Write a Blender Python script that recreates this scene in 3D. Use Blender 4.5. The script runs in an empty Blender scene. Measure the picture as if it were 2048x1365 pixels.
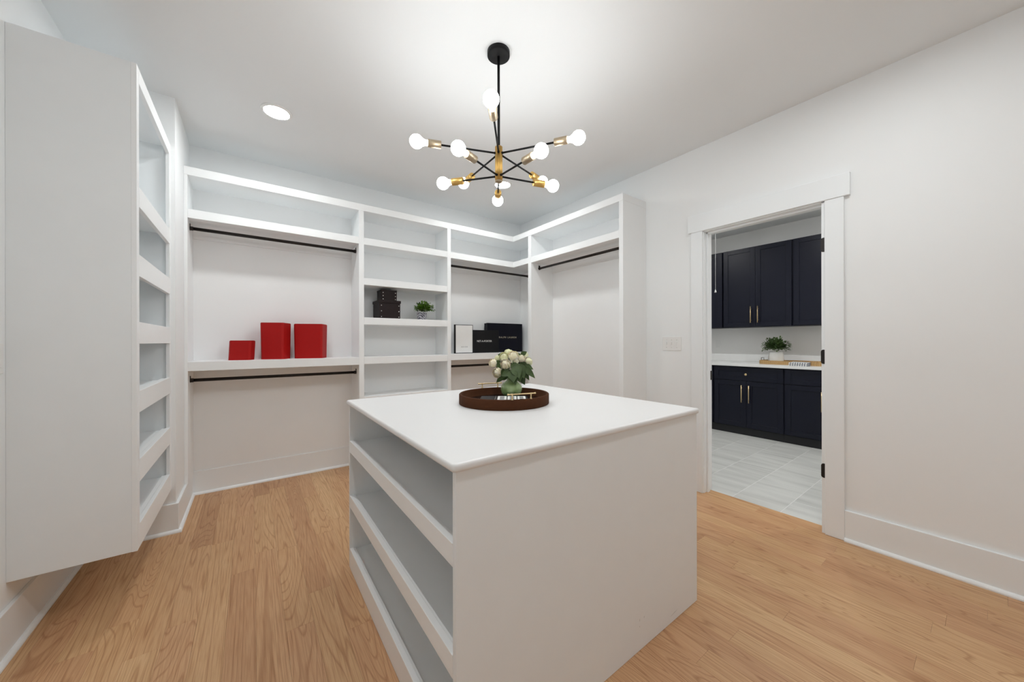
import bpy, bmesh, math, random
from mathutils import Vector, Matrix, noise as mnoise

random.seed(7)
S = bpy.context.scene
COL = S.collection

# ------------------------------------------------------------------ camera
H_CAM = 1.2166
YAW = 0.6349
cam_d = bpy.data.cameras.new('camera')
cam_d.sensor_width = 36.0
cam_d.lens = 706.98 / 2048 * 36.0
cam_d.shift_y = 1.42 / 2048
cam_d.clip_start = 0.02
cam = bpy.data.objects.new('camera', cam_d)
COL.objects.link(cam)
cam.location = (0, 0, H_CAM)
cam.rotation_euler = (Matrix.Rotation(-YAW, 4, 'Z') @ Matrix.Rotation(math.pi / 2, 4, 'X')
                      @ Matrix.Rotation(-0.0021, 4, 'Z')).to_euler()
S.camera = cam

# ------------------------------------------------------------------ world, exposure, render feel
W = bpy.data.worlds.new('world')
S.world = W
W.use_nodes = True
W.node_tree.nodes['Background'].inputs[0].default_value = (0.8, 0.85, 0.9, 1)
W.node_tree.nodes['Background'].inputs[1].default_value = 0.3
S.view_settings.view_transform = 'Standard'
S.view_settings.look = 'None'
S.view_settings.gamma = 1.0
S.view_settings.use_curve_mapping = False
S.view_settings.exposure = 0.92
S.cycles.use_denoising = True
S.cycles.diffuse_bounces = 8
S.cycles.glossy_bounces = 2
S.cycles.transmission_bounces = 4
S.cycles.max_bounces = 9
S.cycles.caustics_reflective = False
S.cycles.caustics_refractive = False
S.cycles.use_light_tree = False
S.cycles.sample_clamp_indirect = 8.0

# lamp strengths (the lamps themselves are built further down)
BULB_L = 20.0        # chandelier bulbs
CAN_L = 86.0         # recessed lights in the closet
CAN2_L = 120.0        # recessed lights in the room beyond

# ------------------------------------------------------------------ material helpers
MATS = {}

def new_mat(name):
    m = bpy.data.materials.new(name)
    m.use_nodes = True
    MATS[name] = m
    nt = m.node_tree
    return m, nt, nt.nodes['Principled BSDF']

def srgb(r, g, b):
    def f(c):
        c /= 255.0
        return c / 12.92 if c <= 0.04045 else ((c + 0.055) / 1.055) ** 2.4
    return (f(r), f(g), f(b), 1.0)

def simple(name, col, rough=0.5, metal=0.0, var=0.03, nscale=20.0, bump=0.0, bscale=300.0, coat=0.0, stretch=(1, 1, 1), spec=0.5):
    """plain procedural surface: slight colour variation and a fine bump"""
    m, nt, b = new_mat(name)
    N, L = nt.nodes, nt.links
    tc = N.new('ShaderNodeTexCoord')
    mp = N.new('ShaderNodeMapping')
    mp.inputs['Scale'].default_value = stretch
    L.new(tc.outputs['Object'], mp.inputs['Vector'])
    nz = N.new('ShaderNodeTexNoise')
    nz.inputs['Scale'].default_value = nscale
    nz.inputs['Detail'].default_value = 1
    L.new(mp.outputs[0], nz.inputs['Vector'])
    mix = N.new('ShaderNodeMix')
    mix.data_type = 'RGBA'
    c = Vector(col[:3])
    mix.inputs['A'].default_value = (*(c * (1 - var)), 1)
    mix.inputs['B'].default_value = (*(min(1, x * (1 + var)) for x in c), 1)
    L.new(nz.outputs['Fac'], mix.inputs['Factor'])
    L.new(mix.outputs['Result'], b.inputs['Base Color'])
    b.inputs['Roughness'].default_value = rough
    b.inputs['Metallic'].default_value = metal
    b.inputs['Specular IOR Level'].default_value = spec
    b.inputs['Coat Weight'].default_value = coat
    if bump >= 0.14:
        n2 = N.new('ShaderNodeTexNoise')
        n2.inputs['Scale'].default_value = bscale
        n2.inputs['Detail'].default_value = 3
        L.new(mp.outputs[0], n2.inputs['Vector'])
        bp = N.new('ShaderNodeBump')
        bp.inputs['Strength'].default_value = bump
        bp.inputs['Distance'].default_value = 0.002
        L.new(n2.outputs['Fac'], bp.inputs['Height'])
        L.new(bp.outputs[0], b.inputs['Normal'])
    return m

def emit(name, col, strength):
    m, nt, b = new_mat(name)
    b.inputs['Base Color'].default_value = (0.9, 0.9, 0.9, 1)
    b.inputs['Emission Color'].default_value = col
    b.inputs['Emission Strength'].default_value = strength
    return m

M_WALL = simple('wall_paint', (0.852, 0.868, 0.873, 1), 0.75, var=0.01, nscale=3, bump=0.12, bscale=220, spec=0.25)
M_WALL2 = simple('wall_paint_far', (0.87, 0.866, 0.855, 1), 0.75, var=0.01, nscale=3, spec=0.25)
M_CEIL = simple('ceiling_paint', (0.800, 0.817, 0.823, 1), 0.9, var=0.01, nscale=3, bump=0.1, bscale=160, spec=0.1)
M_TRIM = simple('trim_paint', (0.848, 0.876, 0.890, 1), 0.38, var=0.01, nscale=5, bump=0.04, bscale=120, spec=0.4)
M_SHELF = simple('shelf_paint', (0.864, 0.879, 0.884, 1), 0.42, var=0.012, nscale=6, bump=0.05, bscale=150, spec=0.35)
M_BACK = simple('bay_back_paint', (0.858, 0.866, 0.868, 1), 0.6, var=0.015, nscale=4, bump=0.08, bscale=180, spec=0.25)
M_PANEL = simple('melamine_panel', (0.832, 0.857, 0.868, 1), 0.5, var=0.015, nscale=9, bump=0.06, bscale=200, spec=0.3)
M_TOP = simple('countertop_white', (0.80, 0.80, 0.80, 1), 0.3, var=0.01, nscale=4, bump=0.02, bscale=90, spec=0.4)
M_BLACK = simple('black_metal', (0.005, 0.005, 0.0055, 1), 0.5, var=0.2, nscale=30, spec=0.2)
M_BRONZE = simple('oil_rubbed_bronze', (0.022, 0.017, 0.015, 1), 0.35, metal=0.6, var=0.25, nscale=25)
M_BRASS = simple('brushed_brass', srgb(205, 168, 100), 0.4, metal=1.0, var=0.08, nscale=60, stretch=(1, 1, 6), bump=0.03)
M_PALEBRASS = simple('pale_lit_brass', srgb(172, 156, 132), 0.45, metal=1.0, var=0.08, nscale=60, stretch=(1, 1, 6), bump=0.03)  # brass colour with reflected white light put in
M_RED = simple('red_card', srgb(168, 8, 6), 0.6, var=0.06, nscale=40, bump=0.15, bscale=500, spec=0.3)
M_BROWN = simple('dark_brown_leather', srgb(33, 22, 22), 0.42, var=0.15, nscale=35, bump=0.35, bscale=500, spec=0.2)
M_RIVET = simple('steel_rivet', (0.75, 0.74, 0.72, 1), 0.25, metal=1.0, var=0.05)
M_NAVY = simple('navy_cabinet', srgb(16, 19, 34), 0.38, var=0.06, nscale=12, bump=0.05, bscale=160, spec=0.28)
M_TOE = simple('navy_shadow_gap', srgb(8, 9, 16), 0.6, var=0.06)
M_GOLD = simple('pale_gold_pull', srgb(222, 196, 150), 0.28, metal=1.0, var=0.05, nscale=50)
M_QUARTZ = simple('white_quartz', (0.80, 0.805, 0.80, 1), 0.2, var=0.04, nscale=5, stretch=(1, 2, 1))
M_WHITEPL = simple('white_plastic', (0.83, 0.83, 0.82, 1), 0.35, var=0.01)
M_CERAM = simple('white_ceramic', (0.78, 0.78, 0.76, 1), 0.45, var=0.04, nscale=18, bump=0.08, bscale=60)
M_TRAYL = simple('brown_suede', srgb(74, 44, 26), 0.8, var=0.12, nscale=60, bump=0.3, bscale=700, spec=0.12)
M_TRAYB = simple('black_tray_glass', (0.018, 0.02, 0.022, 1), 0.12, var=0.2, nscale=10)
M_BOXBLK = simple('black_box_paper', (0.010, 0.010, 0.011, 1), 0.5, var=0.1, nscale=40, spec=0.2)
M_BOXNVY = simple('navy_box_paper', srgb(14, 15, 27), 0.5, var=0.1, nscale=40, spec=0.2)
M_BOXWHT = simple('white_box_paper', (0.80, 0.80, 0.79, 1), 0.5, var=0.01)
M_INKW = simple('white_ink', (0.85, 0.85, 0.83, 1), 0.5, var=0.01)
M_INKG = simple('faint_grey_ink', (0.52, 0.52, 0.51, 1), 0.5, var=0.02)
M_INKY = simple('pale_gold_ink', srgb(214, 205, 180), 0.45, var=0.02)
M_STEM = simple('stem_green', srgb(70, 96, 48), 0.5, var=0.1)
M_LEAFD = simple('leaf_dark', srgb(62, 84, 38), 0.5, var=0.3, nscale=45, bump=0.1, bscale=120)
M_LEAFL = simple('leaf_bright', srgb(92, 132, 38), 0.45, var=0.35, nscale=60)
M_LEAFG = simple('leaf_muted', srgb(86, 112, 66), 0.5, var=0.35, nscale=60)
M_SOIL = simple('soil', srgb(50, 40, 30), 0.9, var=0.3, nscale=80)
M_HINGE = simple('hinge_bronze', (0.025, 0.022, 0.02, 1), 0.4, metal=0.5, var=0.1)
M_GROUT = simple('tile_grout', (0.80, 0.80, 0.79, 1), 0.8, var=0.05)
M_SUB = simple('subfloor', srgb(96, 66, 40), 0.9, var=0.1)
M_CORD = simple('white_cord', (0.8, 0.8, 0.79, 1), 0.6, var=0.02)
M_PINK = simple('petal_cream', srgb(253, 245, 224), 0.55, var=0.04, nscale=50, spec=0.2)
M_PETG = simple('petal_greenish', srgb(244, 244, 214), 0.55, var=0.06, nscale=50, spec=0.2)
for mm in (M_PINK, M_PETG):
    mm.node_tree.nodes['Principled BSDF'].inputs['Subsurface Weight'].default_value = 0.3
    mm.node_tree.nodes['Principled BSDF'].inputs['Subsurface Radius'].default_value = (0.006, 0.005, 0.003)
M_BULB = emit('bulb_glow', (0.970, 1.0, 1.005, 1), BULB_L)
M_CAN = emit('downlight_lens', (0.970, 1.0, 1.005, 1), CAN_L)
M_CAN2 = emit('downlight_lens_beyond', (1.0, 0.99, 0.965, 1), CAN2_L)

def wood_mat():
    m, nt, b = new_mat('red_oak_plank')
    N, L = nt.nodes, nt.links
    tc = N.new('ShaderNodeTexCoord')
    oi = N.new('ShaderNodeObjectInfo')
    sep = N.new('ShaderNodeSeparateColor')
    L.new(oi.outputs['Color'], sep.inputs[0])
    # shift every plank's pattern with its own seed
    mul = N.new('ShaderNodeVectorMath'); mul.operation = 'SCALE'
    comb = N.new('ShaderNodeCombineXYZ')
    L.new(sep.outputs[1], comb.inputs[0]); L.new(sep.outputs[2], comb.inputs[1]); L.new(sep.outputs[1], comb.inputs[2])
    L.new(comb.outputs[0], mul.inputs[0]); mul.inputs['Scale'].default_value = 37.0
    add = N.new('ShaderNodeVectorMath'); add.operation = 'ADD'
    L.new(tc.outputs['Object'], add.inputs[0]); L.new(mul.outputs[0], add.inputs[1])
    # growth rings: contour lines of a long stretched noise (cathedral figure)
    ra = N.new('ShaderNodeMapRange'); ra.inputs['To Min'].default_value = 6.0; ra.inputs['To Max'].default_value = 12.0
    L.new(sep.outputs[1], ra.inputs['Value'])
    rb = N.new('ShaderNodeMapRange'); rb.inputs['To Min'].default_value = 0.12; rb.inputs['To Max'].default_value = 1.15
    L.new(sep.outputs[2], rb.inputs['Value'])
    cs = N.new('ShaderNodeCombineXYZ'); cs.inputs[2].default_value = 1.0
    L.new(ra.outputs[0], cs.inputs[0]); L.new(rb.outputs[0], cs.inputs[1])
    mp = N.new('ShaderNodeVectorMath'); mp.operation = 'MULTIPLY'
    L.new(add.outputs[0], mp.inputs[0]); L.new(cs.outputs[0], mp.inputs[1])
    nz = N.new('ShaderNodeTexNoise'); nz.inputs['Scale'].default_value = 1.0
    nz.inputs['Detail'].default_value = 1.2; nz.inputs['Roughness'].default_value = 0.35
    nz.inputs['Distortion'].default_value = 0.25
    L.new(mp.outputs[0], nz.inputs['Vector'])
    k = N.new('ShaderNodeMath'); k.operation = 'MULTIPLY'; k.inputs[1].default_value = 22.0
    L.new(nz.outputs['Fac'], k.inputs[0])
    fr = N.new('ShaderNodeMath'); fr.operation = 'FRACT'
    L.new(k.outputs[0], fr.inputs[0])
    ring = N.new('ShaderNodeValToRGB')
    ring.color_ramp.elements[0].position = 0.0; ring.color_ramp.elements[0].color = (0.15, 0.15, 0.15, 1)
    e = ring.color_ramp.elements.new(0.70); e.color = (0.05, 0.05, 0.05, 1)
    e = ring.color_ramp.elements.new(0.90); e.color = (0.80, 0.80, 0.80, 1)
    ring.color_ramp.elements[-1].position = 1.0; ring.color_ramp.elements[-1].color = (0.2, 0.2, 0.2, 1)
    L.new(fr.outputs[0], ring.inputs[0])
    # pores: fine streaks along the board
    mp2 = N.new('ShaderNodeMapping'); mp2.inputs['Scale'].default_value = (240.0, 7.0, 1.0)
    L.new(add.outputs[0], mp2.inputs['Vector'])
    nz2 = N.new('ShaderNodeTexNoise'); nz2.inputs['Scale'].default_value = 1.0; nz2.inputs['Detail'].default_value = 3
    L.new(mp2.outputs[0], nz2.inputs['Vector'])
    por = N.new('ShaderNodeMapRange'); por.inputs['From Min'].default_value = 0.42; por.inputs['From Max'].default_value = 0.72
    L.new(nz2.outputs['Fac'], por.inputs['Value'])
    # base tone per plank
    tone = N.new('ShaderNodeValToRGB')
    els = tone.color_ramp.elements
    els[0].position = 0.0; els[0].color = srgb(198, 158, 120)
    els[1].position = 1.0; els[1].color = srgb(224, 190, 147)
    e = els.new(0.35); e.color = srgb(212, 172, 133)
    e = els.new(0.7); e.color = srgb(216, 179, 137)
    L.new(sep.outputs[0], tone.inputs[0])
    dark = N.new('ShaderNodeMix'); dark.data_type = 'RGBA'; dark.blend_type = 'MULTIPLY'
    L.new(tone.outputs[0], dark.inputs['A'])
    dark.inputs['B'].default_value = srgb(196, 172, 150)
    f1 = N.new('ShaderNodeMath'); f1.operation = 'MULTIPLY'; f1.inputs[1].default_value = 0.75
    L.new(ring.outputs[0], f1.inputs[0])
    L.new(f1.outputs[0], dark.inputs['Factor'])
    d2 = N.new('ShaderNodeMix'); d2.data_type = 'RGBA'; d2.blend_type = 'MULTIPLY'
    L.new(dark.outputs['Result'], d2.inputs['A'])
    d2.inputs['B'].default_value = srgb(212, 192, 174)
    f2 = N.new('ShaderNodeMath'); f2.operation = 'MULTIPLY'; f2.inputs[1].default_value = 0.6
    L.new(por.outputs[0], f2.inputs[0])
    L.new(f2.outputs[0], d2.inputs['Factor'])
    # broad blotches
    nz3 = N.new('ShaderNodeTexNoise'); nz3.inputs['Scale'].default_value = 5.0
    mp3 = N.new('ShaderNodeMapping'); mp3.inputs['Scale'].default_value = (2.5, 0.7, 1.0)
    L.new(add.outputs[0], mp3.inputs['Vector']); L.new(mp3.outputs[0], nz3.inputs['Vector'])
    d3 = N.new('ShaderNodeMix'); d3.data_type = 'RGBA'; d3.blend_type = 'MULTIPLY'
    L.new(d2.outputs['Result'], d3.inputs['A']); d3.inputs['B'].default_value = srgb(236, 224, 216)
    L.new(nz3.outputs['Fac'], d3.inputs['Factor'])
    L.new(d3.outputs['Result'], b.inputs['Base Color'])
    b.inputs['Roughness'].default_value = 0.42
    b.inputs['Specular IOR Level'].default_value = 0.35
    bp = N.new('ShaderNodeBump'); bp.inputs['Strength'].default_value = 0.08; bp.inputs['Distance'].default_value = 0.001
    L.new(por.outputs[0], bp.inputs['Height']); L.new(bp.outputs[0], b.inputs['Normal'])
    return m
M_WOOD = wood_mat()

def tile_mat():
    m, nt, b = new_mat('grey_veined_tile')
    N, L = nt.nodes, nt.links
    tc = N.new('ShaderNodeTexCoord'); oi = N.new('ShaderNodeObjectInfo')
    mul = N.new('ShaderNodeVectorMath'); mul.operation = 'SCALE'; mul.inputs['Scale'].default_value = 23.0
    L.new(oi.outputs['Color'], mul.inputs[0])
    add = N.new('ShaderNodeVectorMath'); add.operation = 'ADD'
    L.new(tc.outputs['Object'], add.inputs[0]); L.new(mul.outputs[0], add.inputs[1])
    mp = N.new('ShaderNodeMapping'); mp.inputs['Scale'].default_value = (11.0, 1.5, 1.0); mp.inputs['Rotation'].default_value = (0, 0, 0.15)
    L.new(add.outputs[0], mp.inputs['Vector'])
    nz = N.new('ShaderNodeTexNoise'); nz.inputs['Scale'].default_value = 1.0; nz.inputs['Detail'].default_value = 5
    nz.inputs['Distortion'].default_value = 0.4
    L.new(mp.outputs[0], nz.inputs['Vector'])
    r = N.new('ShaderNodeValToRGB')
    r.color_ramp.elements[0].position = 0.3; r.color_ramp.elements[0].color = srgb(186, 187, 184)
    r.color_ramp.elements[1].position = 0.62; r.color_ramp.elements[1].color = srgb(210, 211, 208)
    L.new(nz.outputs['Fac'], r.inputs[0]); L.new(r.outputs[0], b.inputs['Base Color'])
    b.inputs['Roughness'].default_value = 0.45
    return m
M_TILE = tile_mat()

def weave_mat():
    m, nt, b = new_mat('woven_wicker')
    N, L = nt.nodes, nt.links
    tc = N.new('ShaderNodeTexCoord')
    w = N.new('ShaderNodeTexWave'); w.inputs['Scale'].default_value = 30; w.inputs['Distortion'].default_value = 3.0
    w.inputs['Detail'].default_value = 2; w.bands_direction = 'Y'
    L.new(tc.outputs['Object'], w.inputs['Vector'])
    r = N.new('ShaderNodeValToRGB')
    r.color_ramp.elements[0].color = srgb(150, 112, 66); r.color_ramp.elements[1].color = srgb(212, 178, 124)
    L.new(w.outputs['Fac'], r.inputs[0]); L.new(r.outputs[0], b.inputs['Base Color'])
    b.inputs['Roughness'].default_value = 0.7
    bp = N.new('ShaderNodeBump'); bp.inputs['Strength'].default_value = 0.5; bp.inputs['Distance'].default_value = 0.003
    L.new(w.outputs['Fac'], bp.inputs['Height']); L.new(bp.outputs[0], b.inputs['Normal'])
    return m
M_WEAVE = weave_mat()

def stripe_mat():
    m, nt, b = new_mat('striped_cotton')
    N, L = nt.nodes, nt.links
    tc = N.new('ShaderNodeTexCoord')
    w = N.new('ShaderNodeTexWave'); w.inputs['Scale'].default_value = 14; w.bands_direction = 'Y'
    L.new(tc.outputs['Object'], w.inputs['Vector'])
    r = N.new('ShaderNodeValToRGB'); r.color_ramp.interpolation = 'CONSTANT'
    r.color_ramp.elements[0].color = srgb(120, 126, 140); r.color_ramp.elements[1].position = 0.36
    r.color_ramp.elements[1].color = srgb(226, 226, 224)
    L.new(w.outputs['Fac'], r.inputs[0]); L.new(r.outputs[0], b.inputs['Base Color'])
    b.inputs['Roughness'].default_value = 0.9
    return m
M_STRIPE = stripe_mat()

def potprint_mat():
    m, nt, b = new_mat('patterned_pot_glaze')
    N, L = nt.nodes, nt.links
    tc = N.new('ShaderNodeTexCoord')
    w = N.new('ShaderNodeTexWave'); w.wave_type = 'BANDS'; w.bands_direction = 'DIAGONAL'
    w.inputs['Scale'].default_value = 26; w.inputs['Distortion'].default_value = 6.0; w.inputs['Detail Scale'].default_value = 4
    L.new(tc.outputs['Object'], w.inputs['Vector'])
    r = N.new('ShaderNodeValToRGB')
    r.color_ramp.elements[0].position = 0.42; r.color_ramp.elements[0].color = srgb(52, 52, 66)
    r.color_ramp.elements[1].position = 0.58; r.color_ramp.elements[1].color = srgb(196, 194, 200)
    L.new(w.outputs['Fac'], r.inputs[0]); L.new(r.outputs[0], b.inputs['Base Color'])
    b.inputs['Roughness'].default_value = 0.4
    return m
M_POTPR = potprint_mat()

def vase_mat():
    m, nt, b = new_mat('green_glass_glaze')
    N, L = nt.nodes, nt.links
    tc = N.new('ShaderNodeTexCoord')
    nz = N.new('ShaderNodeTexNoise'); nz.inputs['Scale'].default_value = 16; nz.inputs['Detail'].default_value = 2
    mp = N.new('ShaderNodeMapping'); mp.inputs['Scale'].default_value = (1, 1, 0.6)
    L.new(tc.outputs['Object'], mp.inputs['Vector']); L.new(mp.outputs[0], nz.inputs['Vector'])
    r = N.new('ShaderNodeValToRGB')
    r.color_ramp.elements[0].position = 0.3; r.color_ramp.elements[0].color = srgb(126, 156, 92)
    r.color_ramp.elements[1].position = 0.66; r.color_ramp.elements[1].color = srgb(188, 212, 160)
    L.new(nz.outputs['Fac'], r.inputs[0]); L.new(r.outputs[0], b.inputs['Base Color'])
    b.inputs['Roughness'].default_value = 0.08
    b.inputs['Coat Weight'].default_value = 0.6
    b.inputs['Transmission Weight'].default_value = 0.12
    return m
M_VASE = vase_mat()

# ------------------------------------------------------------------ geometry helpers
def box(bm, x0, x1, y0, y1, z0, z1, bev=0.0, seg=1):
    if x0 > x1: x0, x1 = x1, x0
    if y0 > y1: y0, y1 = y1, y0
    if z0 > z1: z0, z1 = z1, z0
    v = [bm.verts.new(p) for p in ((x0, y0, z0), (x1, y0, z0), (x1, y1, z0), (x0, y1, z0),
                                   (x0, y0, z1), (x1, y0, z1), (x1, y1, z1), (x0, y1, z1))]
    fs = [bm.faces.new([v[i] for i in f]) for f in ((3, 2, 1, 0), (4, 5, 6, 7), (0, 1, 5, 4), (1, 2, 6, 5), (2, 3, 7, 6), (3, 0, 4, 7))]
    if bev > 0:
        es = list({e for f in fs for e in f.edges})
        bmesh.ops.bevel(bm, geom=es, offset=bev, segments=seg, profile=0.5, affect='EDGES')

def frame_of(a, b):
    a, b = Vector(a), Vector(b)
    d = (b - a).normalized()
    t = Vector((0, 0, 1)) if abs(d.z) < 0.9 else Vector((1, 0, 0))
    u = d.cross(t).normalized()
    w = d.cross(u).normalized()
    return a, b, d, u, w

def lathe_along(bm, a, b, prof, n=24, smooth=True, cap=True):
    """revolve prof [(t along a->b in metres, radius)] about the axis a->b"""
    a, b, d, u, w = frame_of(a, b)
    rings = []
    for t, r in prof:
        c = a + d * t
        if r < 1e-6:
            rings.append([bm.verts.new(c)])
        else:
            rings.append([bm.verts.new(c + u * (r * math.cos(2 * math.pi * k / n)) + w * (r * math.sin(2 * math.pi * k / n))) for k in range(n)])
    for i in range(len(rings) - 1):
        A, B = rings[i], rings[i + 1]
        for k in range(n):
            k2 = (k + 1) % n
            if len(A) == 1 and len(B) == 1: continue
            if len(A) == 1: f = bm.faces.new((A[0], B[k2], B[k]))
            elif len(B) == 1: f = bm.faces.new((A[k], A[k2], B[0]))
            else: f = bm.faces.new((A[k], A[k2], B[k2], B[k]))
            f.smooth = smooth
    if cap:
        if len(rings[0]) > 1: bm.faces.new(rings[0][::-1])
        if len(rings[-1]) > 1: bm.faces.new(rings[-1])

def tube(bm, a, b, r, n=16, r2=None):
    L_ = (Vector(b) - Vector(a)).length
    lathe_along(bm, a, b, [(0, r), (L_, r if r2 is None else r2)], n)

def lathe_z(bm, cx, cy, prof, n=32, cap=True):
    """prof [(radius, z)]"""
    z0 = prof[0][1]
    rings = []
    for r, z in prof:
        if r < 1e-6: rings.append([bm.verts.new((cx, cy, z))])
        else: rings.append([bm.verts.new((cx + r * math.cos(2 * math.pi * k / n), cy + r * math.sin(2 * math.pi * k / n), z)) for k in range(n)])
    for i in range(len(rings) - 1):
        A, B = rings[i], rings[i + 1]
        for k in range(n):
            k2 = (k + 1) % n
            if len(A) == 1 and len(B) == 1: continue
            if len(A) == 1: f = bm.faces.new((A[0], B[k2], B[k]))
            elif len(B) == 1: f = bm.faces.new((A[k], A[k2], B[0]))
            else: f = bm.faces.new((A[k], A[k2], B[k2], B[k]))
            f.smooth = True
    if cap:
        if len(rings[0]) > 1: bm.faces.new(rings[0][::-1])
        if len(rings[-1]) > 1: bm.faces.new(rings[-1])

def prism_z(bm, pts, z0, z1):
    """extrude a closed plan outline (counter-clockwise) from z0 to z1"""
    A = [bm.verts.new((x, y, z0)) for x, y in pts]
    B = [bm.verts.new((x, y, z1)) for x, y in pts]
    n = len(pts)
    fs = [bm.faces.new(A[::-1]), bm.faces.new(B)]
    for k in range(n):
        fs.append(bm.faces.new((A[k], A[(k + 1) % n], B[(k + 1) % n], B[k])))
    return fs

def world_off(o):
    v = Vector((0, 0, 0))
    while o is not None:
        v += Vector(o.location); o = o.parent
    return v

def link(name, bm, mat, parent=None, local=False, recentre=True):
    """one mesh object; coordinates in bm are world coordinates unless local"""
    bmesh.ops.recalc_face_normals(bm, faces=bm.faces[:])
    loc = Vector((0, 0, 0))
    if parent is not None and not local:
        bmesh.ops.translate(bm, verts=bm.verts[:], vec=-world_off(parent))
    if recentre and bm.verts:
        lo = Vector((min(v.co.x for v in bm.verts), min(v.co.y for v in bm.verts), min(v.co.z for v in bm.verts)))
        hi = Vector((max(v.co.x for v in bm.verts), max(v.co.y for v in bm.verts), max(v.co.z for v in bm.verts)))
        loc = Vector(((lo.x + hi.x) / 2, (lo.y + hi.y) / 2, lo.z))
        bmesh.ops.translate(bm, verts=bm.verts[:], vec=-loc)
    me = bpy.data.meshes.new(name)
    bm.to_mesh(me); bm.free()
    if mat: me.materials.append(mat)
    o = bpy.data.objects.new(name, me)
    COL.objects.link(o)
    o.parent = parent
    o.location = loc
    return o

def bx(name, mat, parent, x0, x1, y0, y1, z0, z1, bev=0.0015, seg=1, local=False):
    bm = bmesh.new()
    box(bm, x0, x1, y0, y1, z0, z1, bev, seg)
    return link(name, bm, mat, parent, local)

def tag(o, label=None, cat=None, group=None, kind=None):
    if label: o['label'] = label
    if cat: o['category'] = cat
    if group: o['group'] = group
    if kind: o['kind'] = kind
    return o

def thing(name, label, cat, loc, rz=0.0, group=None, kind=None):
    o = bpy.data.objects.new(name, None)
    o.empty_display_size = 0.05
    COL.objects.link(o)
    o.location = loc
    o.rotation_euler = (0, 0, rz)
    return tag(o, label, cat, group, kind)

def text_part(name, body, size, mat, parent, loc, rot, space=1.0, local=False, align='CENTER', width=None):
    cu = bpy.data.curves.new('lettering', 'FONT')
    cu.body = body; cu.size = size; cu.extrude = 0.0003; cu.space_character = space
    cu.align_x = align; cu.align_y = 'CENTER'
    t = bpy.data.objects.new('lettering_tmp', cu)
    COL.objects.link(t)
    dg = bpy.context.evaluated_depsgraph_get()
    me = bpy.data.meshes.new_from_object(t.evaluated_get(dg))
    bpy.data.objects.remove(t)
    bm = bmesh.new(); bm.from_mesh(me)
    bpy.data.meshes.remove(me)
    if width:
        xs = [v.co.x for v in bm.verts]
        k = width / (max(xs) - min(xs))
        for v in bm.verts: v.co.x *= k
    M = Matrix.Translation(loc) @ rot.to_4x4()
    bmesh.ops.transform(bm, matrix=M, verts=bm.verts[:])
    return link(name, bm, mat, parent, local)

# ------------------------------------------------------------------ key dimensions (metres)
XL, XR = -0.775, 2.92          # left and right wall faces
XJ, YJ = -0.394, 3.111         # boxed-out corner at the left of the back wall
YB, Y0 = 3.78, -1.35           # back wall, wall behind the camera
ZC = 2.787                     # ceiling
YF, XF = 3.466, 2.577          # shelving fronts
YE = 1.883                     # near end of the right-hand shelving
WT = 0.115                     # wall thickness
XT = 3.025                     # where tile takes over from wood
X2 = 5.74                      # far wall of the room beyond
Y2A, Y2B = -0.4, 4.1           # its extent
DY0, DY1, DZ = 0.624, 1.373, 2.10   # door opening between casings

# ------------------------------------------------------------------ setting: walls, ceilings
def struct(o, label=None):
    return tag(o, label, None, None, 'structure')

struct(bx('wall_left', M_WALL, None, XL - WT, XL, Y0, YJ + 0.05, 0, ZC, 0), 'white painted wall on the left')
struct(bx('wall_corner', M_WALL, None, XL - WT, XJ, YJ, YB + WT, 0, ZC, 0), 'boxed-out white wall between tall cabinet and shelving')
struct(bx('wall_back', M_WALL, None, XJ, XR + WT, YB, YB + WT, 0, ZC, 0), 'white back wall behind the shelving')
struct(bx('wall_front', M_WALL, None, XL - WT, XR + WT, Y0 - WT, Y0, 0, ZC, 0), 'white wall behind the viewer')
bm = bmesh.new()
rx = XR + WT
box(bm, XR, rx, Y0, DY0 - 0.012, 0, ZC)
box(bm, XR, rx, DY1 + 0.012, YB, 0, ZC)
box(bm, XR, rx, DY0 - 0.012, DY1 + 0.012, DZ + 0.012, ZC)
struct(link('wall_right', bm, M_WALL), 'white right-hand wall with the doorway')
struct(bx('ceiling', M_CEIL, None, XL - WT, XR + WT, Y0 - WT, YB + WT, ZC, ZC + 0.1, 0), 'white ceiling of the closet')
struct(bx('wall_far', M_WALL2, None, X2, X2 + WT, Y2A, Y2B, 0, ZC, 0), 'white wall behind the navy cabinets')
struct(bx('wall_far_left', M_WALL2, None, rx, X2 + WT, Y2B, Y2B + WT, 0, ZC, 0))
struct(bx('wall_far_right', M_WALL2, None, rx, X2 + WT, Y2A - WT, Y2A, 0, ZC, 0))
struct(bx('ceiling_far', M_CEIL, None, rx, X2 + WT, Y2A - WT, Y2B + WT, ZC, ZC + 0.1, 0), 'ceiling of the room beyond')

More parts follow.
